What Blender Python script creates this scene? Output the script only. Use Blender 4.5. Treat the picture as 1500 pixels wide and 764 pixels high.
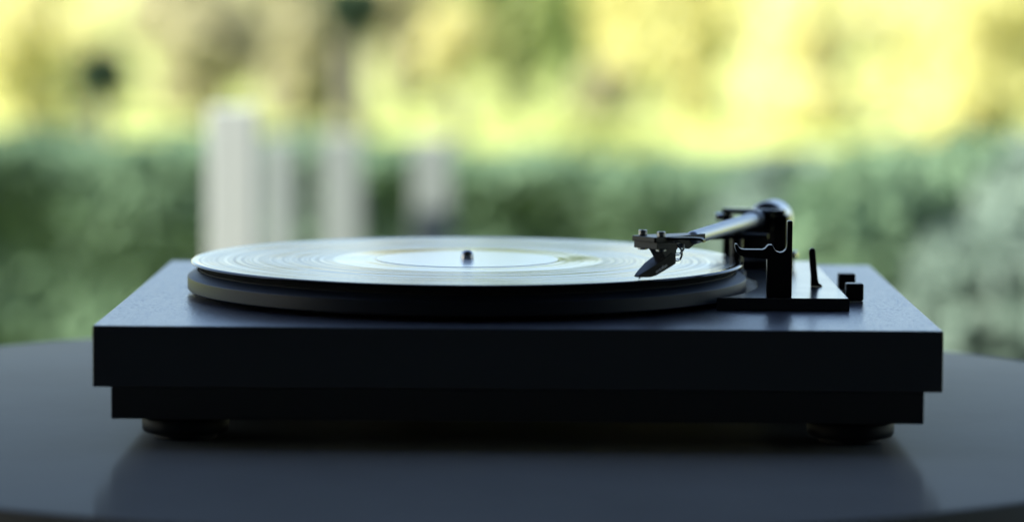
import bpy, bmesh, math, random
from mathutils import Vector, Matrix
import numpy as np

# ------------------------------------------------------------------ scene, camera, light
for o in list(bpy.data.objects):
    bpy.data.objects.remove(o)
scene = bpy.context.scene
COL = scene.collection
random.seed(7)
rng = np.random.default_rng(7)

TABLE_Z = 0.740                 # table top above the ground
TOP_Z = TABLE_Z + 0.059         # plinth top; "deck" coordinates are mm from its front top edge
CAM_MM = (5.93, -1655.94, 179.45)
YAW, PITCH, ROLL, FPX = -0.00542, 0.08789, -0.00612, 4927.6

def W(x, y, z):
    """deck millimetres -> world metres"""
    return Vector((x * .001, y * .001, TOP_Z + z * .001))

cy, sy, cp, sp = math.cos(YAW), math.sin(YAW), math.cos(PITCH), math.sin(PITCH)
FWD = Vector((sy * cp, cy * cp, -sp))
RIGHT0 = Vector((cy, -sy, 0))
UP0 = RIGHT0.cross(FWD)
RIGHT = RIGHT0 * math.cos(ROLL) - UP0 * math.sin(ROLL)
UP = UP0 * math.cos(ROLL) + RIGHT0 * math.sin(ROLL)
CAM = W(*CAM_MM)

cam_data = bpy.data.cameras.new('camera')
cam = bpy.data.objects.new('camera', cam_data)
COL.objects.link(cam)
m = Matrix((RIGHT, UP, -FWD)).transposed().to_4x4()
m.translation = CAM
cam.matrix_world = m
cam_data.sensor_width = 36.0
cam_data.sensor_fit = 'HORIZONTAL'
cam_data.lens = FPX / 1500 * 36
cam_data.clip_start = 0.05
cam_data.clip_end = 2000
cam_data.dof.use_dof = True
cam_data.dof.focus_distance = 1.765
cam_data.dof.aperture_fstop = 3.8
scene.camera = cam

SUN_DIR = Vector((-0.74, -0.27, 0.62)).normalized()     # towards the sun: behind the garden, left
world = bpy.data.worlds.new('World')
scene.world = world
world.use_nodes = True
nt = world.node_tree
nt.nodes.clear()
sky = nt.nodes.new('ShaderNodeTexSky')
sky.sky_type = 'NISHITA'
sky.sun_disc = False
sky.sun_elevation = math.asin(SUN_DIR.z)
sky.sun_rotation = math.atan2(SUN_DIR.x, SUN_DIR.y)
sky.air_density = 1.0
sky.dust_density = 0.8
bg = nt.nodes.new('ShaderNodeBackground')
bg.inputs['Strength'].default_value = 0.08
wo = nt.nodes.new('ShaderNodeOutputWorld')
nt.links.new(sky.outputs[0], bg.inputs[0])
nt.links.new(bg.outputs[0], wo.inputs[0])

sun_data = bpy.data.lights.new('sun', 'SUN')
sun_data.energy = 5.0
sun_data.angle = math.radians(0.53)
sun_data.color = (1.0, 0.94, 0.82)
sun = bpy.data.objects.new('sun', sun_data)
COL.objects.link(sun)
sun.rotation_euler = SUN_DIR.to_track_quat('Z', 'Y').to_euler()
sun.location = (-3, 6, 8)

vs = scene.view_settings
vs.view_transform = 'Standard'
vs.look = 'None'
vs.exposure = 2.25
vs.gamma = 1.0
vs.use_curve_mapping = False
scene.render.resolution_x, scene.render.resolution_y = 1024, 521
try:
    scene.cycles.max_bounces = 8
    scene.cycles.transparent_max_bounces = 8
except Exception:
    pass

# ------------------------------------------------------------------ materials
def mat(name, color=(.5, .5, .5), rough=.5, metal=0.0, spec=.5, coat=0.0, coat_rough=.1):
    mt = bpy.data.materials.new(name)
    mt.use_nodes = True
    b = mt.node_tree.nodes['Principled BSDF']
    b.inputs['Base Color'].default_value = (*color, 1)
    b.inputs['Roughness'].default_value = rough
    b.inputs['Metallic'].default_value = metal
    b.inputs['Specular IOR Level'].default_value = spec
    b.inputs['Coat Weight'].default_value = coat
    b.inputs['Coat Roughness'].default_value = coat_rough
    return mt

def node(mt, kind, **kw):
    n = mt.node_tree.nodes.new(kind)
    for k, v in kw.items():
        if hasattr(n, k):
            setattr(n, k, v)
        else:
            n.inputs[k].default_value = v
    return n

def link(mt, a, b):
    mt.node_tree.links.new(a, b)

def bsdf(mt):
    return mt.node_tree.nodes['Principled BSDF']

def add_grain(mt, scale, dist, strength=1.0, rough_var=0.0, detail=2.0):
    """fine relief and slight gloss variation from object-space noise"""
    tc = node(mt, 'ShaderNodeTexCoord')
    nz = node(mt, 'ShaderNodeTexNoise', Scale=scale, Detail=detail)
    link(mt, tc.outputs['Object'], nz.inputs['Vector'])
    bp = node(mt, 'ShaderNodeBump', Strength=strength, Distance=dist)
    link(mt, nz.outputs['Fac'], bp.inputs['Height'])
    link(mt, bp.outputs['Normal'], bsdf(mt).inputs['Normal'])
    if rough_var:
        n2 = node(mt, 'ShaderNodeTexNoise', Scale=scale / 40, Detail=4.0)
        link(mt, tc.outputs['Object'], n2.inputs['Vector'])
        mr = node(mt, 'ShaderNodeMapRange')
        r = bsdf(mt).inputs['Roughness'].default_value
        mr.inputs['To Min'].default_value = r - rough_var
        mr.inputs['To Max'].default_value = r + rough_var
        link(mt, n2.outputs['Fac'], mr.inputs['Value'])
        link(mt, mr.outputs[0], bsdf(mt).inputs['Roughness'])
    return mt

M = {}
M['plinth'] = add_grain(mat('plinth_black_lacquer', (.030, .034, .043), .30, spec=.5), 1300, .00004, .9, 0.03)
M['lacquer'] = mat('plinth_lacquer_top', (.042, .045, .062), .28, spec=.9)
M['base'] = add_grain(mat('base_black', (.018, .020, .026), .55, spec=.3), 1500, .0001, .5)
M['foot'] = mat('foot_rubber', (.006, .008, .012), .5, spec=.12)
M['platter'] = add_grain(mat('platter_satin_black', (.009, .013, .022), .45, spec=.15), 900, .00004, .5, .03)
M['ring'] = add_grain(mat('platter_damping_ring', (.008, .008, .009), .8, spec=.2), 1600, .0003, .8)
M['felt'] = add_grain(mat('black_felt', (.008, .008, .009), .95, spec=.1), 2500, .0006, 1.0)
M['vinyl'] = mat('black_vinyl', (.006, .006, .007), .16, spec=.27)
M['label'] = mat('glossy_paper_label', (.75, .77, .79), .5, spec=.4, coat=1.0, coat_rough=.16)
M['steel'] = mat('dark_steel', (.22, .225, .235), .35, metal=1)
M['spindle'] = mat('spindle_steel', (.30, .31, .33), .3, metal=1)
M['alu'] = add_grain(mat('satin_aluminium_tube', (.40, .41, .415), .48, metal=1), 2500, .00002, .3)
M['black'] = mat('black_plastic', (.006, .0065, .0075), .36, spec=.2)
M['blackmatte'] = mat('black_matte_plastic', (.005, .005, .006), .5, spec=.3)
M['housing'] = mat('bearing_dark_grey', (.02, .021, .024), .5)
M['collar'] = mat('collar_grey', (.16, .165, .18), .35, metal=.8)
M['gloss'] = mat('black_gloss_plastic', (.010, .010, .012), .22)
M['armplate'] = add_grain(mat('arm_plate_satin_black', (.016, .018, .021), .2), 1800, .00001, .5, .03)
M['chrome'] = mat('chrome', (.75, .76, .78), .12, metal=1)
M['counterweight'] = mat('counterweight_satin', (.42, .43, .44), .38, metal=1)
M['wire'] = mat('wire_insulation_black', (.02, .02, .022), .3)
M['wire_white'] = mat('wire_insulation_white', (.6, .6, .58), .35)
M['wire_red'] = mat('wire_insulation_red', (.25, .03, .03), .35)
M['wire_green'] = mat('wire_insulation_green', (.04, .16, .07), .35)
M['print'] = mat('grey_print', (.75, .76, .78), .5)
M['table'] = add_grain(mat('table_dark_laminate', (.145, .143, .139), .15, spec=.0009), 500, .00002, .5, .03)
# wiped-on smears and a little dust on the table top
_t = M['table']
_tc = node(_t, 'ShaderNodeTexCoord')
_n = node(_t, 'ShaderNodeTexNoise', Scale=9.0, Detail=7.0, Roughness=.65)
link(_t, _tc.outputs['Object'], _n.inputs['Vector'])
_m = node(_t, 'ShaderNodeMix', data_type='RGBA')
_m.inputs['A'].default_value = (.118, .117, .114, 1)
_m.inputs['B'].default_value = (.172, .170, .165, 1)
link(_t, _n.outputs['Fac'], _m.inputs['Factor'])
link(_t, _m.outputs['Result'], bsdf(_t).inputs['Base Color'])
M['table_rim'] = mat('table_rim_black', (.012, .012, .013), .5)
M['table_leg'] = mat('table_leg_black_steel', (.015, .015, .016), .45)

# vinyl grooves: rings round the record's own axis
def groove_material():
    mt = M['vinyl']
    tc = node(mt, 'ShaderNodeTexCoord')
    sx = node(mt, 'ShaderNodeSeparateXYZ')
    link(mt, tc.outputs['Object'], sx.inputs[0])
    def mth(op, a, b=None):
        n = node(mt, 'ShaderNodeMath', operation=op)
        for i, v in enumerate((a, b)):
            if v is None:
                continue
            if isinstance(v, (int, float)):
                n.inputs[i].default_value = v
            else:
                link(mt, v, n.inputs[i])
        return n.outputs[0]
    r = mth('SQRT', mth('ADD', mth('MULTIPLY', sx.outputs[0], sx.outputs[0]), mth('MULTIPLY', sx.outputs[1], sx.outputs[1])))
    # loudness bands of the recording: 1-D noise along the radius
    n1 = node(mt, 'ShaderNodeTexNoise', noise_dimensions='1D', Scale=420.0, Detail=5.0)
    link(mt, r, n1.inputs['W'])
    n2 = node(mt, 'ShaderNodeTexNoise', noise_dimensions='1D', Scale=1400.0, Detail=2.0)
    link(mt, r, n2.inputs['W'])
    groove = mth('MULTIPLY', mth('GREATER_THAN', r, .0735), mth('LESS_THAN', r, .1465))
    # smooth gaps between the tracks
    gap = mth('MULTIPLY', groove, 1.0)
    for rr in (.1318, .1164, .1017, .0902):
        d = mth('ABSOLUTE', mth('SUBTRACT', r, rr))
        gap = mth('MULTIPLY', gap, mth('GREATER_THAN', d, .0003))
    rough = mth('ADD', mth('ADD', .08, mth('MULTIPLY', groove, .03)), mth('MULTIPLY', gap, mth('ADD', .0, mth('MULTIPLY', mth('POWER', n1.outputs['Fac'], 2.0), .26))))
    link(mt, rough, bsdf(mt).inputs['Roughness'])
    # run-out spiral rings
    run = None
    for rr in (.0555, .0600, .0650, .0700):
        d = mth('LESS_THAN', mth('ABSOLUTE', mth('SUBTRACT', r, rr)), .0005)
        run = d if run is None else mth('ADD', run, d)
    h = mth('ADD', mth('MULTIPLY', gap, mth('ADD', mth('MULTIPLY', n2.outputs['Fac'], .5), n1.outputs['Fac'])), mth('MULTIPLY', run, -1.2))
    # slight dishing and warp of the pressing
    n3 = node(mt, 'ShaderNodeTexNoise', noise_dimensions='1D', Scale=75.0, Detail=2.0)
    link(mt, r, n3.inputs['W'])
    n4 = node(mt, 'ShaderNodeTexNoise', Scale=13.0, Detail=1.0)
    link(mt, tc.outputs['Object'], n4.inputs['Vector'])
    warp = mth('ADD', mth('MULTIPLY', n3.outputs['Fac'], .00045), mth('MULTIPLY', n4.outputs['Fac'], .0012))
    warp = mth('ADD', warp, mth('MULTIPLY', h, .000018))
    bp = node(mt, 'ShaderNodeBump', Strength=1.0, Distance=1.0)
    link(mt, warp, bp.inputs['Height'])
    link(mt, bp.outputs['Normal'], bsdf(mt).inputs['Normal'])
groove_material()

def foliage_mat(name, c1, c2, trans=.5, rough=.7):
    mt = bpy.data.materials.new(name)
    mt.use_nodes = True
    n = mt.node_tree.nodes
    n.clear()
    out = n.new('ShaderNodeOutputMaterial')
    geo = n.new('ShaderNodeNewGeometry')
    ramp = n.new('ShaderNodeMix')
    ramp.data_type = 'RGBA'
    ramp.inputs['A'].default_value = (*c1, 1)
    ramp.inputs['B'].default_value = (*c2, 1)
    d = n.new('ShaderNodeBsdfPrincipled')
    d.inputs['Roughness'].default_value = rough
    d.inputs['Specular IOR Level'].default_value = .15
    t = n.new('ShaderNodeBsdfTranslucent')
    mx = n.new('ShaderNodeMixShader')
    mx.inputs[0].default_value = trans
    L = mt.node_tree.links
    L.new(geo.outputs['Random Per Island'], ramp.inputs['Factor'])
    L.new(ramp.outputs['Result'], d.inputs['Base Color'])
    L.new(ramp.outputs['Result'], t.inputs['Color'])
    L.new(d.outputs[0], mx.inputs[1])
    L.new(t.outputs[0], mx.inputs[2])
    L.new(mx.outputs[0], out.inputs['Surface'])
    return mt

M['leaf_hedge'] = foliage_mat('hedge_leaves', (.090, .155, .095), (.150, .240, .145), .4)
M['leaf_teal'] = foliage_mat('bluegreen_leaves', (.095, .145, .115), (.155, .215, .18), .4)
M['leaf_yellow'] = foliage_mat('yellow_leaves', (.50, .48, .19), (.62, .60, .30), .6)
M['leaf_cream'] = foliage_mat('pale_yellow_leaves', (.60, .575, .28), (.70, .675, .38), .6)
M['leaf_olive'] = foliage_mat('olive_leaves', (.32, .31, .18), (.46, .44, .28), .6)
M['leaf_lime'] = foliage_mat('lime_leaves', (.34, .40, .14), (.52, .55, .24), .6)
M['leaf_green'] = foliage_mat('green_leaves', (.12, .19, .06), (.24, .31, .11), .55)
M['leaf_dark'] = foliage_mat('dark_leaves', (.016, .035, .022), (.035, .06, .035), .15)
M['bark'] = add_grain(mat('grey_bark', (.075, .07, .055), .85), 60, .01, .8)
M['post'] = add_grain(mat('white_painted_wood', (.255, .29, .285), .6), 60, .0006, .5)
M['post_grey'] = add_grain(mat('greyed_white_wood', (.15, .18, .17), .7), 60, .0006, .5)

# ------------------------------------------------------------------ mesh helpers
def link_obj(name, me, material, parent=None, smooth=None, loc=None):
    o = bpy.data.objects.new(name, me)
    COL.objects.link(o)
    if material:
        me.materials.append(material)
    # origin at the bounding-box centre of the piece
    n = len(me.vertices)
    co = np.empty(n * 3, dtype=np.float32)
    me.vertices.foreach_get('co', co)
    co = co.reshape(-1, 3)
    c = Vector(((co.min(0) + co.max(0)) / 2).tolist()) if loc is None else Vector(loc)
    me.transform(Matrix.Translation(-c))
    pl = Vector((0, 0, 0))
    q = parent
    while q is not None:
        pl += q.location
        q = q.parent
    o.location = c - pl
    if parent is not None:
        o.parent = parent
    if smooth is not None:
        for p in me.polygons:
            p.use_smooth = True
        if smooth < 180:
            me.set_sharp_from_angle(angle=math.radians(smooth))
        wn = o.modifiers.new('weighted_normals', 'WEIGHTED_NORMAL')   # keeps flat faces flat beside small bevels
        wn.mode = 'FACE_AREA'
        wn.weight = 80
        wn.keep_sharp = True
    return o

def from_bm(name, bm, material, parent=None, smooth=35, loc=None):
    bmesh.ops.recalc_face_normals(bm, faces=bm.faces)
    me = bpy.data.meshes.new(name)
    bm.to_mesh(me)
    bm.free()
    return link_obj(name, me, material, parent, smooth, loc)

def bm_box(x0, x1, y0, y1, z0, z1, bev=0.0, seg=2, bm=None):
    """box in deck mm"""
    bm2 = bmesh.new()
    bmesh.ops.create_cube(bm2, size=1)
    for v in bm2.verts:
        v.co = W(x0 if v.co.x < 0 else x1, y0 if v.co.y < 0 else y1, z0 if v.co.z < 0 else z1)
    if bev:
        bmesh.ops.bevel(bm2, geom=bm2.edges[:], offset=bev * .001, segments=seg, profile=.5, affect='EDGES')
    if bm is None:
        return bm2
    me = bpy.data.meshes.new('t')
    bm2.to_mesh(me); bm2.free()
    bm.from_mesh(me)
    bpy.data.meshes.remove(me)
    return bm

def bm_lathe(profile, cx, cy_, seg=160, closed=True):
    """profile of (r, z) in mm turned about the vertical axis through deck (cx, cy)"""
    bm = bmesh.new()
    rings = []
    for r, z in profile:
        if r < 1e-6:
            rings.append([bm.verts.new(W(cx, cy_, z))])
        else:
            rings.append([bm.verts.new(W(cx + r * math.cos(2 * math.pi * k / seg), cy_ + r * math.sin(2 * math.pi * k / seg), z)) for k in range(seg)])
    for a, b in zip(rings[:-1], rings[1:]):
        for k in range(seg):
            k2 = (k + 1) % seg
            if len(a) == 1 and len(b) == 1:
                continue
            if len(a) == 1:
                bm.faces.new((a[0], b[k], b[k2]))
            elif len(b) == 1:
                bm.faces.new((a[k], b[0], a[k2]))
            else:
                bm.faces.new((a[k], b[k], b[k2], a[k2]))
    return bm

def bm_turned(profile, origin, axis, seg=40):
    """profile of (r, s) mm turned about an arbitrary axis (deck frame)"""
    axis = Vector(axis).normalized()
    u = axis.cross(Vector((0, 0, 1)))
    if u.length < 1e-4:
        u = Vector((1, 0, 0))
    u.normalize()
    v = axis.cross(u)
    origin = Vector(origin)
    bm = bmesh.new()
    rings = []
    for r, s in profile:
        c = origin + axis * s
        if r < 1e-6:
            rings.append([bm.verts.new(W(*c))])
        else:
            rings.append([bm.verts.new(W(*(c + (u * math.cos(2 * math.pi * k / seg) + v * math.sin(2 * math.pi * k / seg)) * r))) for k in range(seg)])
    for a, b in zip(rings[:-1], rings[1:]):
        for k in range(seg):
            k2 = (k + 1) % seg
            if len(a) == 1:
                bm.faces.new((a[0], b[k], b[k2]))
            elif len(b) == 1:
                bm.faces.new((a[k], b[0], a[k2]))
            else:
                bm.faces.new((a[k], b[k], b[k2], a[k2]))
    return bm

def bm_sweep(pts, rad, seg=10):
    """round bar through points (deck mm)"""
    P = [Vector(p) for p in pts]
    # Catmull-Rom smoothing
    Q = []
    for i in range(len(P) - 1):
        p0 = P[max(i - 1, 0)]; p1 = P[i]; p2 = P[i + 1]; p3 = P[min(i + 2, len(P) - 1)]
        for k in range(6):
            t = k / 6
            Q.append(.5 * ((2 * p1) + (p2 - p0) * t + (2 * p0 - 5 * p1 + 4 * p2 - p3) * t * t + (3 * p1 - p0 - 3 * p2 + p3) * t ** 3))
    Q.append(P[-1])
    bm = bmesh.new()
    prev = None
    u = None
    first = last = None
    for i, q in enumerate(Q):
        d = (Q[min(i + 1, len(Q) - 1)] - Q[max(i - 1, 0)]).normalized()
        if u is None:
            u = d.orthogonal().normalized()
        u = (u - d * u.dot(d)).normalized()
        v = d.cross(u)
        ring = [bm.verts.new(W(*(q + (u * math.cos(2 * math.pi * k / seg) + v * math.sin(2 * math.pi * k / seg)) * rad))) for k in range(seg)]
        if prev:
            for k in range(seg):
                bm.faces.new((prev[k], prev[(k + 1) % seg], ring[(k + 1) % seg], ring[k]))
        else:
            first = ring
        prev = ring
    bm.faces.new(first[::-1])
    bm.faces.new(prev)
    return bm

def bm_prism(poly, to3d, t0, t1, bev=0.0, seg=2, taper=None):
    """extrude a 2-D outline; to3d(u, v, t) -> deck mm; taper(u,v) scales t"""
    bm = bmesh.new()
    def P(u, v, t):
        k = taper(u, v) if taper else 1.0
        return W(*to3d(u, v, t * k))
    A = [bm.verts.new(P(u, v, t0)) for u, v in poly]
    B = [bm.verts.new(P(u, v, t1)) for u, v in poly]
    n = len(poly)
    bm.faces.new(A)
    bm.faces.new(B[::-1])
    for k in range(n):
        bm.faces.new((A[k], B[k], B[(k + 1) % n], A[(k + 1) % n]))
    bmesh.ops.recalc_face_normals(bm, faces=bm.faces)
    if bev:
        bmesh.ops.bevel(bm, geom=bm.edges[:], offset=bev * .001, segments=seg, profile=.5, affect='EDGES', clamp_overlap=True)
    return bm

def empty(name, loc):
    o = bpy.data.objects.new(name, None)
    o.empty_display_size = .05
    COL.objects.link(o)
    o.location = loc
    return o

def tag(o, label=None, category=None, group=None, kind=None):
    if label: o['label'] = label
    if category: o['category'] = category
    if group: o['group'] = group
    if kind: o['kind'] = kind
    return o

# ------------------------------------------------------------------ the setting
def sheet(name, x0, x1, y0, y1, z, material, n=1):
    me = bpy.data.meshes.new(name)
    me.from_pydata([(x0, y0, z), (x1, y0, z), (x1, y1, z), (x0, y1, z)], [], [(0, 1, 2, 3)])
    return tag(link_obj(name, me, material), kind='structure')

# lawn
lm = mat('lawn_grass', (.2, .24, .05), .8, spec=.2)
tc = node(lm, 'ShaderNodeTexCoord')
nz = node(lm, 'ShaderNodeTexNoise', Scale=.8, Detail=6.0)
link(lm, tc.outputs['Object'], nz.inputs['Vector'])
rp = node(lm, 'ShaderNodeMix', data_type='RGBA')
rp.inputs['A'].default_value = (.20, .25, .06, 1)
rp.inputs['B'].default_value = (.32, .355, .12, 1)
link(lm, nz.outputs['Fac'], rp.inputs['Factor'])
link(lm, rp.outputs['Result'], bsdf(lm).inputs['Base Color'])
sheet('lawn', -300, 300, -300, 900, 0.0, lm)
tm = add_grain(mat('added_floor_slate', (.05, .05, .052), .6), 30, .002, .5)
sheet('added_dark_floor', -30, 30, -3.2, 4.2, 0.004, tm)  # unseen dark floor, added and widened to cut yellow bounce from the lawn

# unseen wall and slab added to darken the camera side and shade the table
wm = add_grain(mat('added_dark_wall_render', (.022, .024, .028), .8), 40, .003, .6)
rm = mat('added_sun_block_boards', (.06, .058, .055), .7)
def big_box(name, x0, x1, y0, y1, z0, z1, material):
    bm = bmesh.new()
    bmesh.ops.create_cube(bm, size=1)
    for v in bm.verts:
        v.co = Vector((x0 if v.co.x < 0 else x1, y0 if v.co.y < 0 else y1, z0 if v.co.z < 0 else z1))
    return tag(from_bm(name, bm, material, smooth=None), kind='structure')
big_box('added_dark_wall', -9.0, 9.0, -3.45, -3.2, 0.008, 2.75, wm)
big_box('added_sun_block', -9.0, 9.0, -3.45, 0.45, 2.76, 2.92, rm)

# ------------------------------------------------------------------ garden
def ray(px, py):
    return FWD + RIGHT * ((px - 750) / FPX) - UP * ((py - 382) / FPX)
def at(px, py, dist):
    """point on the sight line of a photo pixel, dist metres away from the camera in y"""
    d = ray(px, py)
    return CAM + d * (dist / d.y)

def leaf_mesh(name, pts, normals, size, var=.5):
    """one small bent leaf (2 triangles folded) per point"""
    n = len(pts)
    a = rng.normal(size=(n, 3)) + normals * .6
    a /= np.linalg.norm(a, axis=1)[:, None]
    h = rng.normal(size=(n, 3))
    u = np.cross(a, h); u /= np.linalg.norm(u, axis=1)[:, None]
    v = np.cross(a, u)
    s = size * (1 + var * (rng.random(n) - .5) * 2)
    u *= s[:, None]; v *= (s * .55)[:, None]
    V = np.stack([pts - u, pts + v + a * (s * .12)[:, None], pts + u, pts - v + a * (s * .12)[:, None]], 1).reshape(-1, 3)
    F = np.arange(n * 4).reshape(-1, 4)
    me = bpy.data.meshes.new(name)
    me.vertices.add(n * 4)
    me.vertices.foreach_set('co', V.astype(np.float32).ravel())
    me.loops.add(n * 4)
    me.loops.foreach_set('vertex_index', F.astype(np.int32).ravel())
    me.polygons.add(n)
    me.polygons.foreach_set('loop_start', np.arange(0, n * 4, 4, dtype=np.int32))
    me.polygons.foreach_set('loop_total', np.full(n, 4, dtype=np.int32))
    me.update(calc_edges=True)
    return me

def crown_points(c, rx, ry, rz, n, clumps=60):
    """leaf clumps spread through an ellipsoid with an uneven outline"""
    cc = rng.normal(size=(clumps, 3)); cc /= np.linalg.norm(cc, axis=1)[:, None]
    cc *= (rng.random(clumps) ** .45)[:, None] * .85
    cr = .13 + .20 * rng.random(clumps)
    w = cr ** 2 / (cr ** 2).sum()
    idx = rng.choice(clumps, n, p=w)
    d = rng.normal(size=(n, 3)); d /= np.linalg.norm(d, axis=1)[:, None]
    p = cc[idx] + d * (cr[idx] * rng.random(n) ** .4)[:, None]
    return np.array(c) + p * np.array([rx, ry, rz]), d

def tree(name, label, px, py_top, py_mid, dist, rx_px, material, n=2600, leaf=.10, category='tree', group=None, trunk_r=.05, ry=None, clumps=60):
    """crown from py_mid +- , standing on the ground below its crown"""
    k = dist / FPX
    top = at(px, py_top, dist); mid = at(px, py_mid, dist)
    rz = (top.z - mid.z)
    rx = rx_px * k
    root = empty(name, (mid.x, mid.y, 0.0))
    tag(root, label, category, group)
    pts, nr = crown_points((mid.x, mid.y, mid.z), rx, ry or rx, rz, n, clumps)
    pts[:, 2] = np.maximum(pts[:, 2], .03)
    link_obj('crown', leaf_mesh('crown', pts, nr, leaf), material, root)
    # trunk with limbs
    bm = bmesh.new()
    def limb(p, q, r0, r1, seg=7):
        d = (q - p).normalized(); u = d.orthogonal().normalized(); v = d.cross(u)
        A = [bm.verts.new(p + (u * math.cos(6.2832 * i / seg) + v * math.sin(6.2832 * i / seg)) * r0) for i in range(seg)]
        B = [bm.verts.new(q + (u * math.cos(6.2832 * i / seg) + v * math.sin(6.2832 * i / seg)) * r1) for i in range(seg)]
        for i in range(seg):
            bm.faces.new((A[i], A[(i + 1) % seg], B[(i + 1) % seg], B[i]))
        bm.faces.new(A[::-1]); bm.faces.new(B)
    base = Vector((mid.x, mid.y, 0.0)); fork = Vector((mid.x, mid.y, max(.15, mid.z - rz * .3)))
    limb(base, fork, trunk_r, trunk_r * .7)
    for i in range(5):
        a = 6.2832 * i / 5 + .4
        limb(fork - Vector((0, 0, .02)), Vector((mid.x + rx * .6 * math.cos(a), mid.y + (ry or rx) * .6 * math.sin(a), mid.z + rz * .45)), trunk_r * .55, trunk_r * .15, 6)
    from_bm('trunk', bm, M['bark'], root, smooth=60)
    return root

def hedge(name, label, dist, spans, depth, material, n, leaf=.03):
    """clipped hedge; spans = [(px, py_top)...] gives the top line"""
    P = [at(px, py, dist) for px, py in spans]
    xs = np.array([p.x for p in P]); zs = np.array([p.z for p in P])
    y0 = P[0].y
    root = tag(empty(name, (float(xs.mean()), y0 + depth / 2, 0)), label, 'hedge')
    # dense inner twigs
    bm = bmesh.new()
    for i in range(len(xs) - 1):
        vs_ = []
        for (x, z) in ((xs[i], zs[i]), (xs[i + 1], zs[i + 1])):
            for (yy, zz) in ((y0 + .06, .0), (y0 + .06, z - .07), (y0 + depth - .06, z - .07), (y0 + depth - .06, 0)):
                vs_.append(bm.verts.new((x, yy, zz)))
        for k in range(3):
            bm.faces.new((vs_[k], vs_[k + 1], vs_[k + 5], vs_[k + 4]))
    bmesh.ops.remove_doubles(bm, verts=bm.verts, dist=1e-5)
    from_bm('inner_growth', bm, M['leaf_hedge'], root, smooth=None)
    x = xs[0] + (xs[-1] - xs[0]) * rng.random(n)
    zt = np.interp(x, xs, zs)
    zt = zt + .010 * np.sin(x * 9) + .008 * np.sin(x * 23 + 1)
    which = rng.random(n)
    front = which < .62
    bulge = .02 * np.sin(x * 7 + 3) + .015 * np.sin(x * 17)
    y = np.where(front, y0 + bulge + .09 * rng.random(n), y0 + depth * rng.random(n))
    z = np.where(front, zt * rng.random(n), zt - .07 * rng.random(n))
    y = y + np.where(front, .03 * np.sin(z * 19 + x * 5), 0)
    nr = np.where(front[:, None], np.array([[0, -1, .3]]), np.array([[0, 0, 1.0]]))
    link_obj('foliage', leaf_mesh('foliage', np.stack([x, y, np.maximum(z, .01)], 1), nr, leaf), material, root)
    return root

hedge('clipped_hedge', 'dark green clipped hedge running behind the record player', 7.0,
      [(-700, 222), (0, 222), (330, 226), (560, 230), (680, 238), (760, 246), (900, 262), (1010, 262), (1100, 250), (1300, 246), (2100, 246)], .7, M['leaf_hedge'], 60000, .026)

# shrubs in front of the hedge on the right
for i, (px, pt, pm, dist, rx, mt_, lab) in enumerate([
    (1150, 240, 400, 6.3, 140, 'leaf_teal', 'grey green rounded shrub nearest the tonearm side of the hedge'),
    (1275, 228, 390, 5.3, 130, 'leaf_hedge', 'dense green shrub behind the control knobs, second in the shrub row'),
    (1420, 205, 380, 5.9, 150, 'leaf_hedge', 'fresh green shrub with sunlit top, tallest of the shrub row'),
    (1455, 335, 450, 4.9, 120, 'leaf_teal', 'lowest shrub of the row, in front of the tallest shrub'),
    (1560, 200, 400, 5.3, 150, 'leaf_teal', 'blue green shrub at the end of the shrub row'),
]):
    tree('garden_shrub', lab, px, pt, pm, dist, rx, M[mt_], n=11000, leaf=.03, category='shrub', group='shrubs along the hedge', trunk_r=.02, ry=.25, clumps=420)

# posts between the table and the hedge
def post(px0, px1, py_top, dist, material, label):
    a = at(px0, py_top, dist); b = at(px1, py_top, dist)
    w = b.x - a.x
    x0, x1, y0, top = a.x, b.x, a.y, a.z
    bm = bmesh.new()
    prof = [(x0, .006), (x1, .006), (x1, top), (x0, top)]
    A = [bm.verts.new((x, y0, z)) for x, z in prof]
    B = [bm.verts.new((x, y0 + w * .8, z)) for x, z in prof]
    n = len(prof)
    bm.faces.new(A); bm.faces.new(B[::-1])
    for k in range(n):
        bm.faces.new((A[k], B[k], B[(k + 1) % n], A[(k + 1) % n]))
    bmesh.ops.recalc_face_normals(bm, faces=bm.faces)
    bmesh.ops.bevel(bm, geom=bm.edges[:], offset=.003, segments=2, profile=.5, affect='EDGES')
    return tag(from_bm('garden_post', bm, material, smooth=40), label, 'post', 'posts in front of the hedge')
post(304, 374, 158, 3.7, M['post'], 'broadest, brightest white wooden post in front of the hedge')
post(382, 431, 205, 5.6, M['post_grey'], 'narrow grey post right beside the broadest white post')
post(470, 529, 200, 5.2, M['post_grey'], 'pale post standing midway between the grey post and the last post')
post(605, 661, 205, 5.3, M['post_grey'], 'last pale post of the row, nearest the record spindle')

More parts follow.
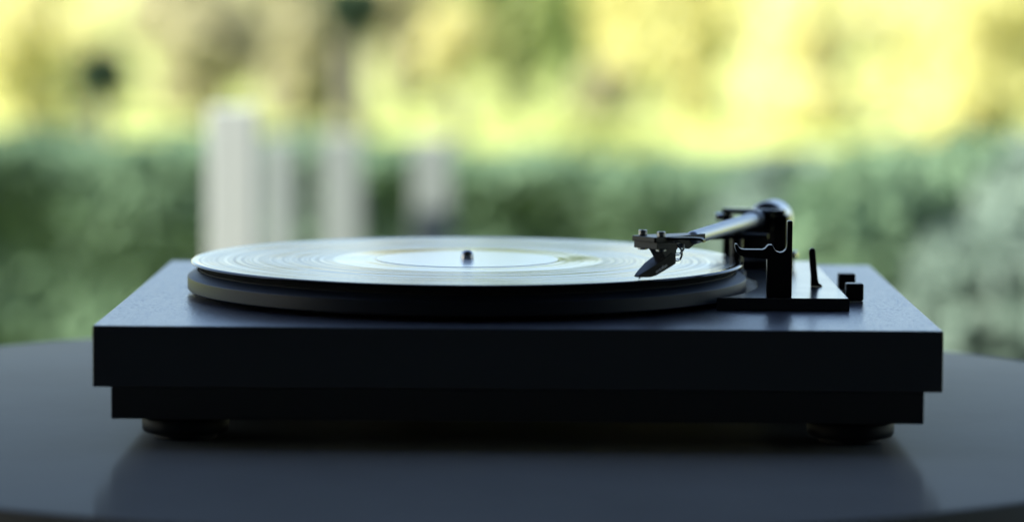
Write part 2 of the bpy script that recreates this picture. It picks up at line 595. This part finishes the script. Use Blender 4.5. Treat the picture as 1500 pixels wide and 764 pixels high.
# sunlit trees and shrubs beyond the lawn
T = [
    # name, label, px, top, mid, dist, rx, material
    ('pale_tree', 'cream yellow sunlit tree beside the dark green conifer', 40, -90, 60, 20.0, 150, 'leaf_cream', 'tree'),
    ('dark_conifer', 'small dark green bush in front of the cream yellow tree', 148, 72, 110, 17.5, 44, 'leaf_dark', 'bush'),
    ('olive_tree', 'olive brown tree between the cream tree and the grey trunk', 270, -80, 50, 22.0, 120, 'leaf_olive', 'tree'),
    ('grey_tree', 'tall dull beige tree above the pale posts', 420, -420, -110, 21.0, 90, 'leaf_olive', 'tree'),
    ('dark_crown_tree', 'dark grey trunked tree with dark crown above the posts', 520, -20, 15, 17.0, 44, 'leaf_dark', 'tree'),  # small crown of dark leaves
    ('yellow_bush', 'bright pale bush shining beside the dark crowned tree', 670, 0, 62, 19.0, 56, 'leaf_cream', 'bush'),
    ('olive_bush', 'yellow olive tree behind the bright pale bush', 745, -540, -160, 23.0, 90, 'leaf_lime', 'tree'),
    ('dark_bush', 'dark olive bush at the foot of the yellow tree', 885, 100, 135, 17.5, 42, 'leaf_olive', 'bush'),
    ('yellow_tree', 'bright yellow autumn tree behind the tonearm', 1000, -330, -60, 21.0, 150, 'leaf_yellow', 'tree'),
    ('golden_tree', 'large pale golden tree, broadest of the sunlit trees', 1220, -120, 60, 20.0, 170, 'leaf_cream', 'tree'),
    ('amber_tree', 'deep yellow tree at the end of the sunlit row', 1450, -120, 60, 17.0, 160, 'leaf_yellow', 'tree'),
    ('dull_shrub', 'dull beige shrub under the olive brown tree, left of the grey trunk', 310, -20, 75, 18.5, 85, 'leaf_olive', 'shrub'),
    ('drab_shrub', 'drab beige shrub between the grey trunk and the dark crowned tree', 465, -10, 85, 18.0, 70, 'leaf_olive', 'shrub'),
    ('beige_tree', 'thin beige tree between the dark crowned tree and the bright pale bush', 600, -560, -170, 22.5, 80, 'leaf_olive', 'tree'),
    ('slender_tree', 'slender tall green tree behind the dark olive bush', 850, -560, -170, 24.0, 75, 'leaf_green', 'tree'),
    ('lime_shrub', 'low lime green shrub on the lawn behind the hedge dip', 880, 175, 225, 12.0, 130, 'leaf_lime', 'shrub'),
]
for name, lab, px, pt, pm, dist, rx, mt_, cat in T:
    tree(name, lab, px, pt, pm, dist, rx, M[mt_], n=1800 if mt_ in ('leaf_dark', 'leaf_olive') or pt < -300 else 1000, leaf=.065, category=cat, group=None, trunk_r={'grey_tree': .17, 'dark_crown_tree': .08}.get(name, .06))

# ------------------------------------------------------------------ table
TX, TY, TR = -26.3, 152.3, 404.9
table = tag(empty('round_table', (TX * .001, TY * .001, 0.004)), 'round dark grey table with satin top under the record player', 'table')
from_bm('tabletop', bm_lathe([(0, -84), (385, -84), (TR - 5, -82), (TR - 1, -77), (TR, -71), (TR, -61.2), (TR - .6, -59.7), (TR - 2, -59), (0, -59)], TX, TY, 256), M['table'], table, smooth=40)
zb = -(TOP_Z - .004) * 1000
from_bm('pedestal', bm_lathe([(0, -84.2), (90, -84.2), (90, -89), (36, -95), (30, -110), (30, zb + 60), (40, zb + 26), (0, zb + 26)], TX, TY, 48), M['table_leg'], table, smooth=40)
from_bm('pedestal_foot', bm_lathe([(0, zb), (240, zb), (240, zb + 6), (60, zb + 25.5), (0, zb + 25.5)], TX, TY, 96), M['table_leg'], table, smooth=40)

# ------------------------------------------------------------------ record player
TT = tag(empty('record_player', W(0, 183.5, -59)), 'black record player with a straight silver tonearm on the round table', 'record player')
HW, DP = 210.8, 367.0
from_bm('plinth', bm_box(-HW, HW, 0, DP, -30.5, 0, .7, 3), M['plinth'], TT, smooth=40)
# orange-peel lacquer on the top of the plinth: real low relief
def relief(x0, x1, y0, y1, z, step, amp):
    nx, ny = int((x1 - x0) / step), int((y1 - y0) / step)
    X, Y = np.meshgrid(np.linspace(x0, x1, nx), np.linspace(y0, y1, ny))
    h = rng.random((ny, nx))
    for ax in (0, 1):                      # features of about a millimetre
        h = (np.roll(h, 1, ax) + 2 * h + np.roll(h, -1, ax)) / 4
    h = (h - h.mean()) / h.std()
    V = np.stack([X * .001, Y * .001, TOP_Z + (z + amp * h) * .001], -1).reshape(-1, 3)
    idx = np.arange(nx * ny).reshape(ny, nx)
    F = np.stack([idx[:-1, :-1], idx[:-1, 1:], idx[1:, 1:], idx[1:, :-1]], -1).reshape(-1, 4)
    me = bpy.data.meshes.new('top_lacquer')
    me.vertices.add(len(V)); me.vertices.foreach_set('co', V.astype(np.float32).ravel())
    me.loops.add(F.size); me.loops.foreach_set('vertex_index', F.astype(np.int32).ravel())
    me.polygons.add(len(F))
    me.polygons.foreach_set('loop_start', np.arange(0, F.size, 4, dtype=np.int32))
    me.polygons.foreach_set('loop_total', np.full(len(F), 4, dtype=np.int32))
    me.polygons.foreach_set('use_smooth', np.ones(len(F), dtype=bool))
    me.update(calc_edges=True)
    return me
link_obj('top_lacquer', relief(-HW + .8, HW - .8, .8, DP - .8, .075, .5, .036), M['lacquer'], TT)
from_bm('lower_base', bm_box(-HW + 9.1, HW - 9.1, .4, DP - 9, -46.4, -30.55, .5), M['base'], TT, smooth=40)
for fx in (-167.5, 168.0):
    for fy in (28, 335):
        f = from_bm('foot', bm_lathe([(0, -58.95), (15.5, -58.95), (16, -58.4), (16, -56.4), (19.5, -56.2), (21.0, -55.6), (21.8, -54.2), (22, -52.4), (22, -49.6), (21.5, -48.7), (20.4, -48.5), (19.6, -48.0), (19.6, -46.45), (0, -46.45)], fx, fy, 72), M['foot'], TT, smooth=40)
RX, RY = -28.5, 178.8
pl = from_bm('platter', bm_lathe([(0, 2.6), (150, 2.6), (151.8, 2.9), (152.5, 3.6), (152.5, 9.9), (152.3, 10.3), (151.9, 10.6), (147.6, 13.4), (147.2, 13.5), (146.8, 13.3), (146.8, 11.0), (0, 11.0)], RX, RY, 256), M['platter'], TT, smooth=30)
from_bm('subplatter', bm_lathe([(0, .1), (120, .1), (120, 2.5), (0, 2.5)], RX, RY, 128), M['blackmatte'], pl, smooth=40)
from_bm('damping_ring', bm_lathe([(0, 11.05), (146.3, 11.05), (146.5, 11.4), (146.5, 14.3), (146, 14.6), (0, 14.6)], RX, RY, 200), M['ring'], pl, smooth=40)
from_bm('spindle', bm_lathe([(0, 14.7), (3.55, 14.7), (3.55, 20.8), (3.3, 21.9), (2.7, 22.8), (1.6, 23.4), (.5, 23.6), (0, 23.6)], RX, RY, 40), M['spindle'], pl, smooth=50)

mat_o = tag(from_bm('felt_mat', bm_lathe([(3.9, 14.7), (146.8, 14.7), (147.2, 15.2), (147.2, 16.6), (146.8, 16.95), (3.9, 16.95), (3.9, 14.7)], RX, RY, 200), M['felt'], smooth=40),
            'black felt mat lying on the platter under the record', 'mat')

rec = tag(empty('vinyl_record', W(RX, RY, 17)), 'black vinyl record with white centre label lying on the platter', 'record')
from_bm('disc', bm_lathe([(3.7, 17.0), (149.6, 17.0), (150.3, 17.25), (150.6, 17.75), (150.4, 18.3), (149.8, 18.6), (149, 18.69), (147.6, 18.6), (146.6, 18.42), (73, 18.42), (54, 18.5), (52, 18.62), (3.7, 18.62), (3.7, 17.0)], RX, RY, 320), M['vinyl'], rec, smooth=50, loc=W(RX, RY, 17))
from_bm('label', bm_lathe([(3.75, 18.64), (49.4, 18.64), (49.7, 18.72), (49.4, 18.8), (3.75, 18.8), (3.75, 18.64)], RX, RY, 160), M['label'], rec, smooth=50)

# arm plate: hugs the platter on its left side
PY0, PY1, PXR = 94.5, 318.0, 173.0
arc = []
Rc = 158.5
y = PY0
pts = [(103.5, PY0)]
for k in range(41):
    yy = PY0 + 2 + (PY1 - PY0 - 4) * k / 40
    xx = RX + math.sqrt(max(0, Rc ** 2 - (yy - RY) ** 2))
    arc.append((max(xx, 103.5), yy))
poly = [(103.5, PY0)] + arc + [(103.5 if arc[-1][0] < 104 else arc[-1][0], PY1), (PXR, PY1), (PXR, PY0)]
bmp = bmesh.new()
A = [bmp.verts.new(W(x, y, .05)) for x, y in poly]
B = [bmp.verts.new(W(x, y, 6.0)) for x, y in poly]
# small chamfer round the top
def inset(poly, d):
    c = Vector((sum(p[0] for p in poly) / len(poly), sum(p[1] for p in poly) / len(poly)))
    return [(x + (d if x < 135 else -d), y + (d if y < PY0 + 1 else (-d if y > PY1 - 1 else 0))) for x, y in poly]
C = [bmp.verts.new(W(x, y, 6.6)) for x, y in inset(poly, .6)]
n = len(poly)
bmp.faces.new(A[::-1]); bmp.faces.new(C)
for R0, R1 in ((A, B), (B, C)):
    for k in range(n):
        bmp.faces.new((R0[k], R0[(k + 1) % n], R1[(k + 1) % n], R1[k]))
from_bm('arm_plate', bmp, M['armplate'], TT, smooth=30)

# arm rest: outline read in mm from the foot of the pillar
def zr(zx, zy):
    return (130.2 + (zx - 312) / 11.88, 6.65 + (655 - zy) / 11.88)
rest = [(312, 655), (312, 420), (255, 416), (195, 412), (165, 408), (140, 396), (122, 378), (113, 355), (110, 335), (113, 328), (125, 328), (131, 340), (140, 352), (152, 359), (168, 362),
        (285, 362), (300, 355), (310, 342), (320, 333), (343, 332), (351, 345), (358, 360), (372, 373), (393, 380), (413, 375), (427, 362), (434, 345), (436, 320), (436, 187), (441, 182), (463, 182), (468, 187), (468, 655)]
from_bm('arm_rest', bm_prism([zr(*q) for q in rest], lambda u, v, t: (u, t, v), 102.0, 109.0, .35, 2), M['black'], TT, smooth=35)

# cueing lever
lv = [(160.6, 6.7), (164.5, 6.7), (164.0, 7.6), (162.6, 8.4), (162.0, 10.5), (160.4, 25.8), (159.8, 27.2), (158.4, 27.6), (157.2, 26.6), (156.9, 25), (158.2, 12), (158.2, 6.7)]
from_bm('cue_lever', bm_prism(lv, lambda u, v, t: (u, t, v), 160.5, 163.5, .3, 2), M['black'], TT, smooth=35)

# control knobs
for kx, ky in ((179.9, 137.0), (181.2, 196.0)):
    k = from_bm('knob', bm_box(kx - 4.7, kx + 4.7, ky, ky + 9.4, 1.2, 10.4, .9, 3), M['black'], TT, smooth=40)
    from_bm('collar', bm_box(kx - 4.5, kx + 4.5, ky + .3, ky + 9.1, .05, 1.15, .2), M['chrome'], k, smooth=40)

# ------------------------------------------------------------------ tonearm
ta = empty('tonearm', W(136.6, 285, 6.6))
ta.parent = TT
ta.location = W(136.6, 285, 6.6) - TT.location
MX, MY, ZP = 68.65, 73.0, 37.8            # mid-point of the cartridge screws, underside of the head plate
AX = Vector((-.775, -.632, 0)); BX = Vector((-.632, .775, 0))
def H(a, b, w):
    p = Vector((MX, MY, ZP)) + AX * a + BX * b
    return (p.x, p.y, p.z + w)
J = Vector(H(-29, 0, .6))
PV = Vector((136.6, 285.0, 34.0))
ad = (PV - J).normalized()
tl = (PV - J).length
from_bm('arm_tube', bm_turned([(0, -6), (2.0, -6), (3.2, -5), (3.6, -3.5), (3.7, 20), (4.1, tl - 12), (4.1, tl), (0, tl)], J, ad, 40), M['alu'], ta, smooth=40)
from_bm('tube_collar', bm_turned([(0, tl - 13), (5.2, tl - 13), (5.6, tl - 12.4), (5.6, tl - 5), (5.2, tl - 4.4), (0, tl - 4.4)], J, ad, 40), M['collar'], ta, smooth=40)
# head plate
hp = [(6, -8.6), (6, 8.6), (5.2, 9.2), (-10, 9.2), (-16, 7.5), (-33, 4.5), (-33, -4.5), (-16, -7.5), (-10, -9.2), (5.2, -9.2)]
from_bm('headshell', bm_prism(hp, lambda u, v, t: H(u, v, t), 0.0, 2.7, .25, 2), M['black'], ta, smooth=35)
# finger lift: flat bar curving out of the near side of the head plate
fl0 = [(-4, -9.0, 0), (-7, -12.5, .2), (-11, -16, .35), (-14.5, -18, .2), (-17, -19.8, -.1), (-18, -20.6, -1.0)]
bmf = bmesh.new()
prev = None
for i, (a, b, w) in enumerate(fl0):
    q0 = [H(a + 1.8, b - .9, w + .9), H(a - 1.8, b + 1.4, w + .9), H(a - 1.8, b + 1.4, w + 2.3), H(a + 1.8, b - .9, w + 2.3)]
    ring = [bmf.verts.new(W(*q)) for q in q0]
    if prev:
        for k in range(4):
            bmf.faces.new((prev[k], prev[(k + 1) % 4], ring[(k + 1) % 4], ring[k]))
    else:
        bmf.faces.new(ring[::-1])
    prev = ring
bmf.faces.new(prev)
from_bm('finger_lift', bmf, M['black'], ta, smooth=35)
# bracket wedge under the head plate
wd = [(-15, -.05), (-32, -.05), (-29, -1.2), (-23.5, -4.6), (-22, -4.8)]
from_bm('headshell_bracket', bm_prism(wd, lambda u, v, t: H(u, t, v), -3.2, 3.2, .2), M['black'], ta, smooth=35)
# screws with hexagon sockets and nuts
for b in (-7.2, 7.2):
    s_ = from_bm('screw', bm_turned([(1.2, 1.6), (1.2, .9), (2.15, .9), (2.3, 1.05), (2.3, 3.35), (2.05, 3.6), (1.2, 3.6), (1.2, 1.6), (0, 1.6)], H(0, b, 1.85), (0, 0, 1), 32), M['steel'], ta, smooth=40)
    from_bm('nut', bm_turned([(0, 0), (2.4, 0), (2.6, .15), (2.6, .9), (2.4, 1.05), (0, 1.05)], H(0, b, -4.75), (0, 0, 1), 6), M['steel'], s_, smooth=20)
# cartridge: mounting flange, body, replaceable stylus
from_bm('cartridge_flange', bm_prism([(-4.5, -9), (4.5, -9), (4.5, 9), (-4.5, 9)], lambda u, v, t: H(u, v, t), -3.6, -.05, .3), M['blackmatte'], ta, smooth=35)
cb = [(0, -3.4), (-1.5, -3.65), (-6.5, -10.6), (-12, -7.2), (-13.2, -3.65), (-13, -1.0), (0, -1.0)]
from_bm('cartridge_body', bm_prism(cb, lambda u, v, t: H(u, t, v), -4.6, 4.6, .25), M['black'], ta, smooth=30)
sprof = [(10.2, -18.1), (10.4, -17.4), (9.4, -16.4), (5.5, -14.2), (0, -11.2), (-5, -8.6), (-9.5, -6.1), (-12.2, -6.6), (-12.2, -11.8), (-10, -12.9), (1, -17.3), (4.2, -18.1)]
def staper(u, v):
    return 1.0 if u < 1.5 else max(.36, 1 - (u - 1.5) * .075)
stylus_part = from_bm('stylus_carrier', bm_prism(sprof, lambda u, v, t: H(u, t, v), -5.0, 5.0, .2, 2, taper=staper), M['black'], ta, smooth=30)
from_bm('cantilever', bm_sweep([H(6.2, 0, -17.6), H(7.6, 0, -18.4), H(8.7, 0, -19.0)], .22, 8), M['alu'], ta, smooth=60)
from_bm('stylus_tip', bm_turned([(0, -.62), (.1, -.35), (.28, 0), (.28, .3), (0, .3)], H(8.6, 0, -18.75), (0, 0, 1), 10), M['gloss'], ta, smooth=60)
# contact pins and the four lead wires
wm_ = ['wire_white', 'wire_red', 'wire', 'wire_green']
for i, (b, w) in enumerate(((-3.2, -7.2), (3.2, -7.2), (-3.2, -10.2), (3.2, -10.2))):
    from_bm('contact_pin', bm_turned([(0, 0), (.75, 0), (.75, 3.4), (.5, 3.9), (0, 3.9)], H(-12.1, b, w), (-AX.x, -AX.y, 0), 14), M['chrome'], ta, smooth=50)
    out = 17.6 + (i % 2) * .6 + (1.6 if i < 2 else .4)
    from_bm('lead_wire', bm_sweep([H(-15.6, b, w), H(-16.6, b, w + .2), H(-out, b * .95, w + 2.5), H(-out + .3, b * .8, w + 5.5), H(-14.6, b * .55, -1.6), H(-14.0, b * .4, .2)], .55, 8), M[wm_[i]], ta, smooth=60)
# maker's name printed on the stylus carrier
fc = bpy.data.curves.new('name_print', 'FONT')
fc.body = 'ortofon'
fc.size = 2.7
fc.align_x = 'LEFT'
fo = bpy.data.objects.new('name_print_curve', fc)
COL.objects.link(fo)
dg = bpy.context.evaluated_depsgraph_get()
tme = bpy.data.meshes.new_from_object(fo.evaluated_get(dg))
bpy.data.objects.remove(fo)
th = math.radians(24)
for v in tme.vertices:
    tx, tz = v.co.x, v.co.y
    u = tx * math.cos(th) - tz * math.sin(th)
    w = tx * math.sin(th) + tz * math.cos(th)
    v.co = W(*H(1.2 - u, -5.03, -16.3 + w))
pr = link_obj('name_print', tme, M['print'], ta)

# bearing, yoke and counterweight
lat = Vector((ad.y, -ad.x, 0)).normalized()
def Bq(l, s, z):
    p = PV + lat * l + Vector((ad.x, ad.y, 0)).normalized() * s
    return (p.x, p.y, z)
def block(name, l0, l1, s0, s1, z0, z1, material, bev=.6):
    return from_bm(name, bm_prism([(l0, s0), (l1, s0), (l1, s1), (l0, s1)], lambda u, v, t: Bq(u, v, t), z0, z1, bev, 2), material, ta, smooth=35)
block('bearing_housing', -8, 9, -4, 12, 27.5, 39.0, M['black'], 1.2)
block('bearing_block', -14, 9.5, 3, 10, 12.6, 27.0, M['housing'], 1.0)
block('gimbal_bar', -20, 17, -2.5, 3.5, 36.6, 39.6, M['armplate'], 1.0)
block('yoke_upright', 10, 19, -4, 8, 6.7, 36.5, M['black'], .8)
block('yoke_upright', -19, -14.5, -4, 8, 6.7, 36.4, M['black'], .8)
from_bm('bearing_pin', bm_turned([(0, -23.5), (1.9, -23.5), (2.3, -22.8), (2.3, -19), (0, -19)], (PV.x, PV.y, 34.5), lat, 24), M['chrome'], ta, smooth=40)
from_bm('arm_base', bm_lathe([(0, 6.65), (21.5, 6.65), (22, 7.2), (22, 11.5), (21, 12.5), (0, 12.5)], PV.x, PV.y, 72), M['blackmatte'], ta, smooth=40)
cw0 = PV + ad * 19 + Vector((2.8, 0, -2.2))
from_bm('counterweight', bm_turned([(0, 1.0), (8.6, 1.0), (9.2, .4), (10.2, 0), (10.9, .5), (11.2, 1.5), (11.2, 28), (10.6, 29.4), (9.4, 30), (0, 30)], cw0, ad, 64), M['counterweight'], ta, smooth=40)
from_bm('counterweight_face', bm_turned([(0, .85), (9.0, .85), (9.9, .05), (10.0, -.25), (9.6, -.45), (8.8, -.3), (8.2, .2), (0, .2)], cw0, ad, 64), M['blackmatte'], ta, smooth=40)
from_bm('rear_stub', bm_turned([(0, 8), (3.4, 8), (3.4, 19.8), (0, 19.8)], PV, ad, 28), M['black'], ta, smooth=40)
from_bm('bias_knob', bm_turned([(0, 0), (2.0, 0), (2.3, .4), (2.3, 4.2), (1.8, 4.7), (0, 4.7)], Bq(19.1, 2, 13.5), lat, 24), M['chrome'], ta, smooth=40)
# cueing lift: post and curved bar under the tube
LX, LY = 113.5, 214.0
ln = from_bm('lift_post', bm_lathe([(0, 6.65), (5.2, 6.65), (5.2, 9), (3.6, 10), (3.6, 27), (3.2, 27.6), (0, 27.6)], 121.5, 222, 32), M['black'], ta, smooth=40)
from_bm('lift_bar', bm_sweep([(107, 216, 28.5), (113, 219, 28.6), (121.5, 222, 28.8), (131, 223, 28.8), (139, 222, 28.6)], 1.5, 12), M['black'], ta, smooth=60)
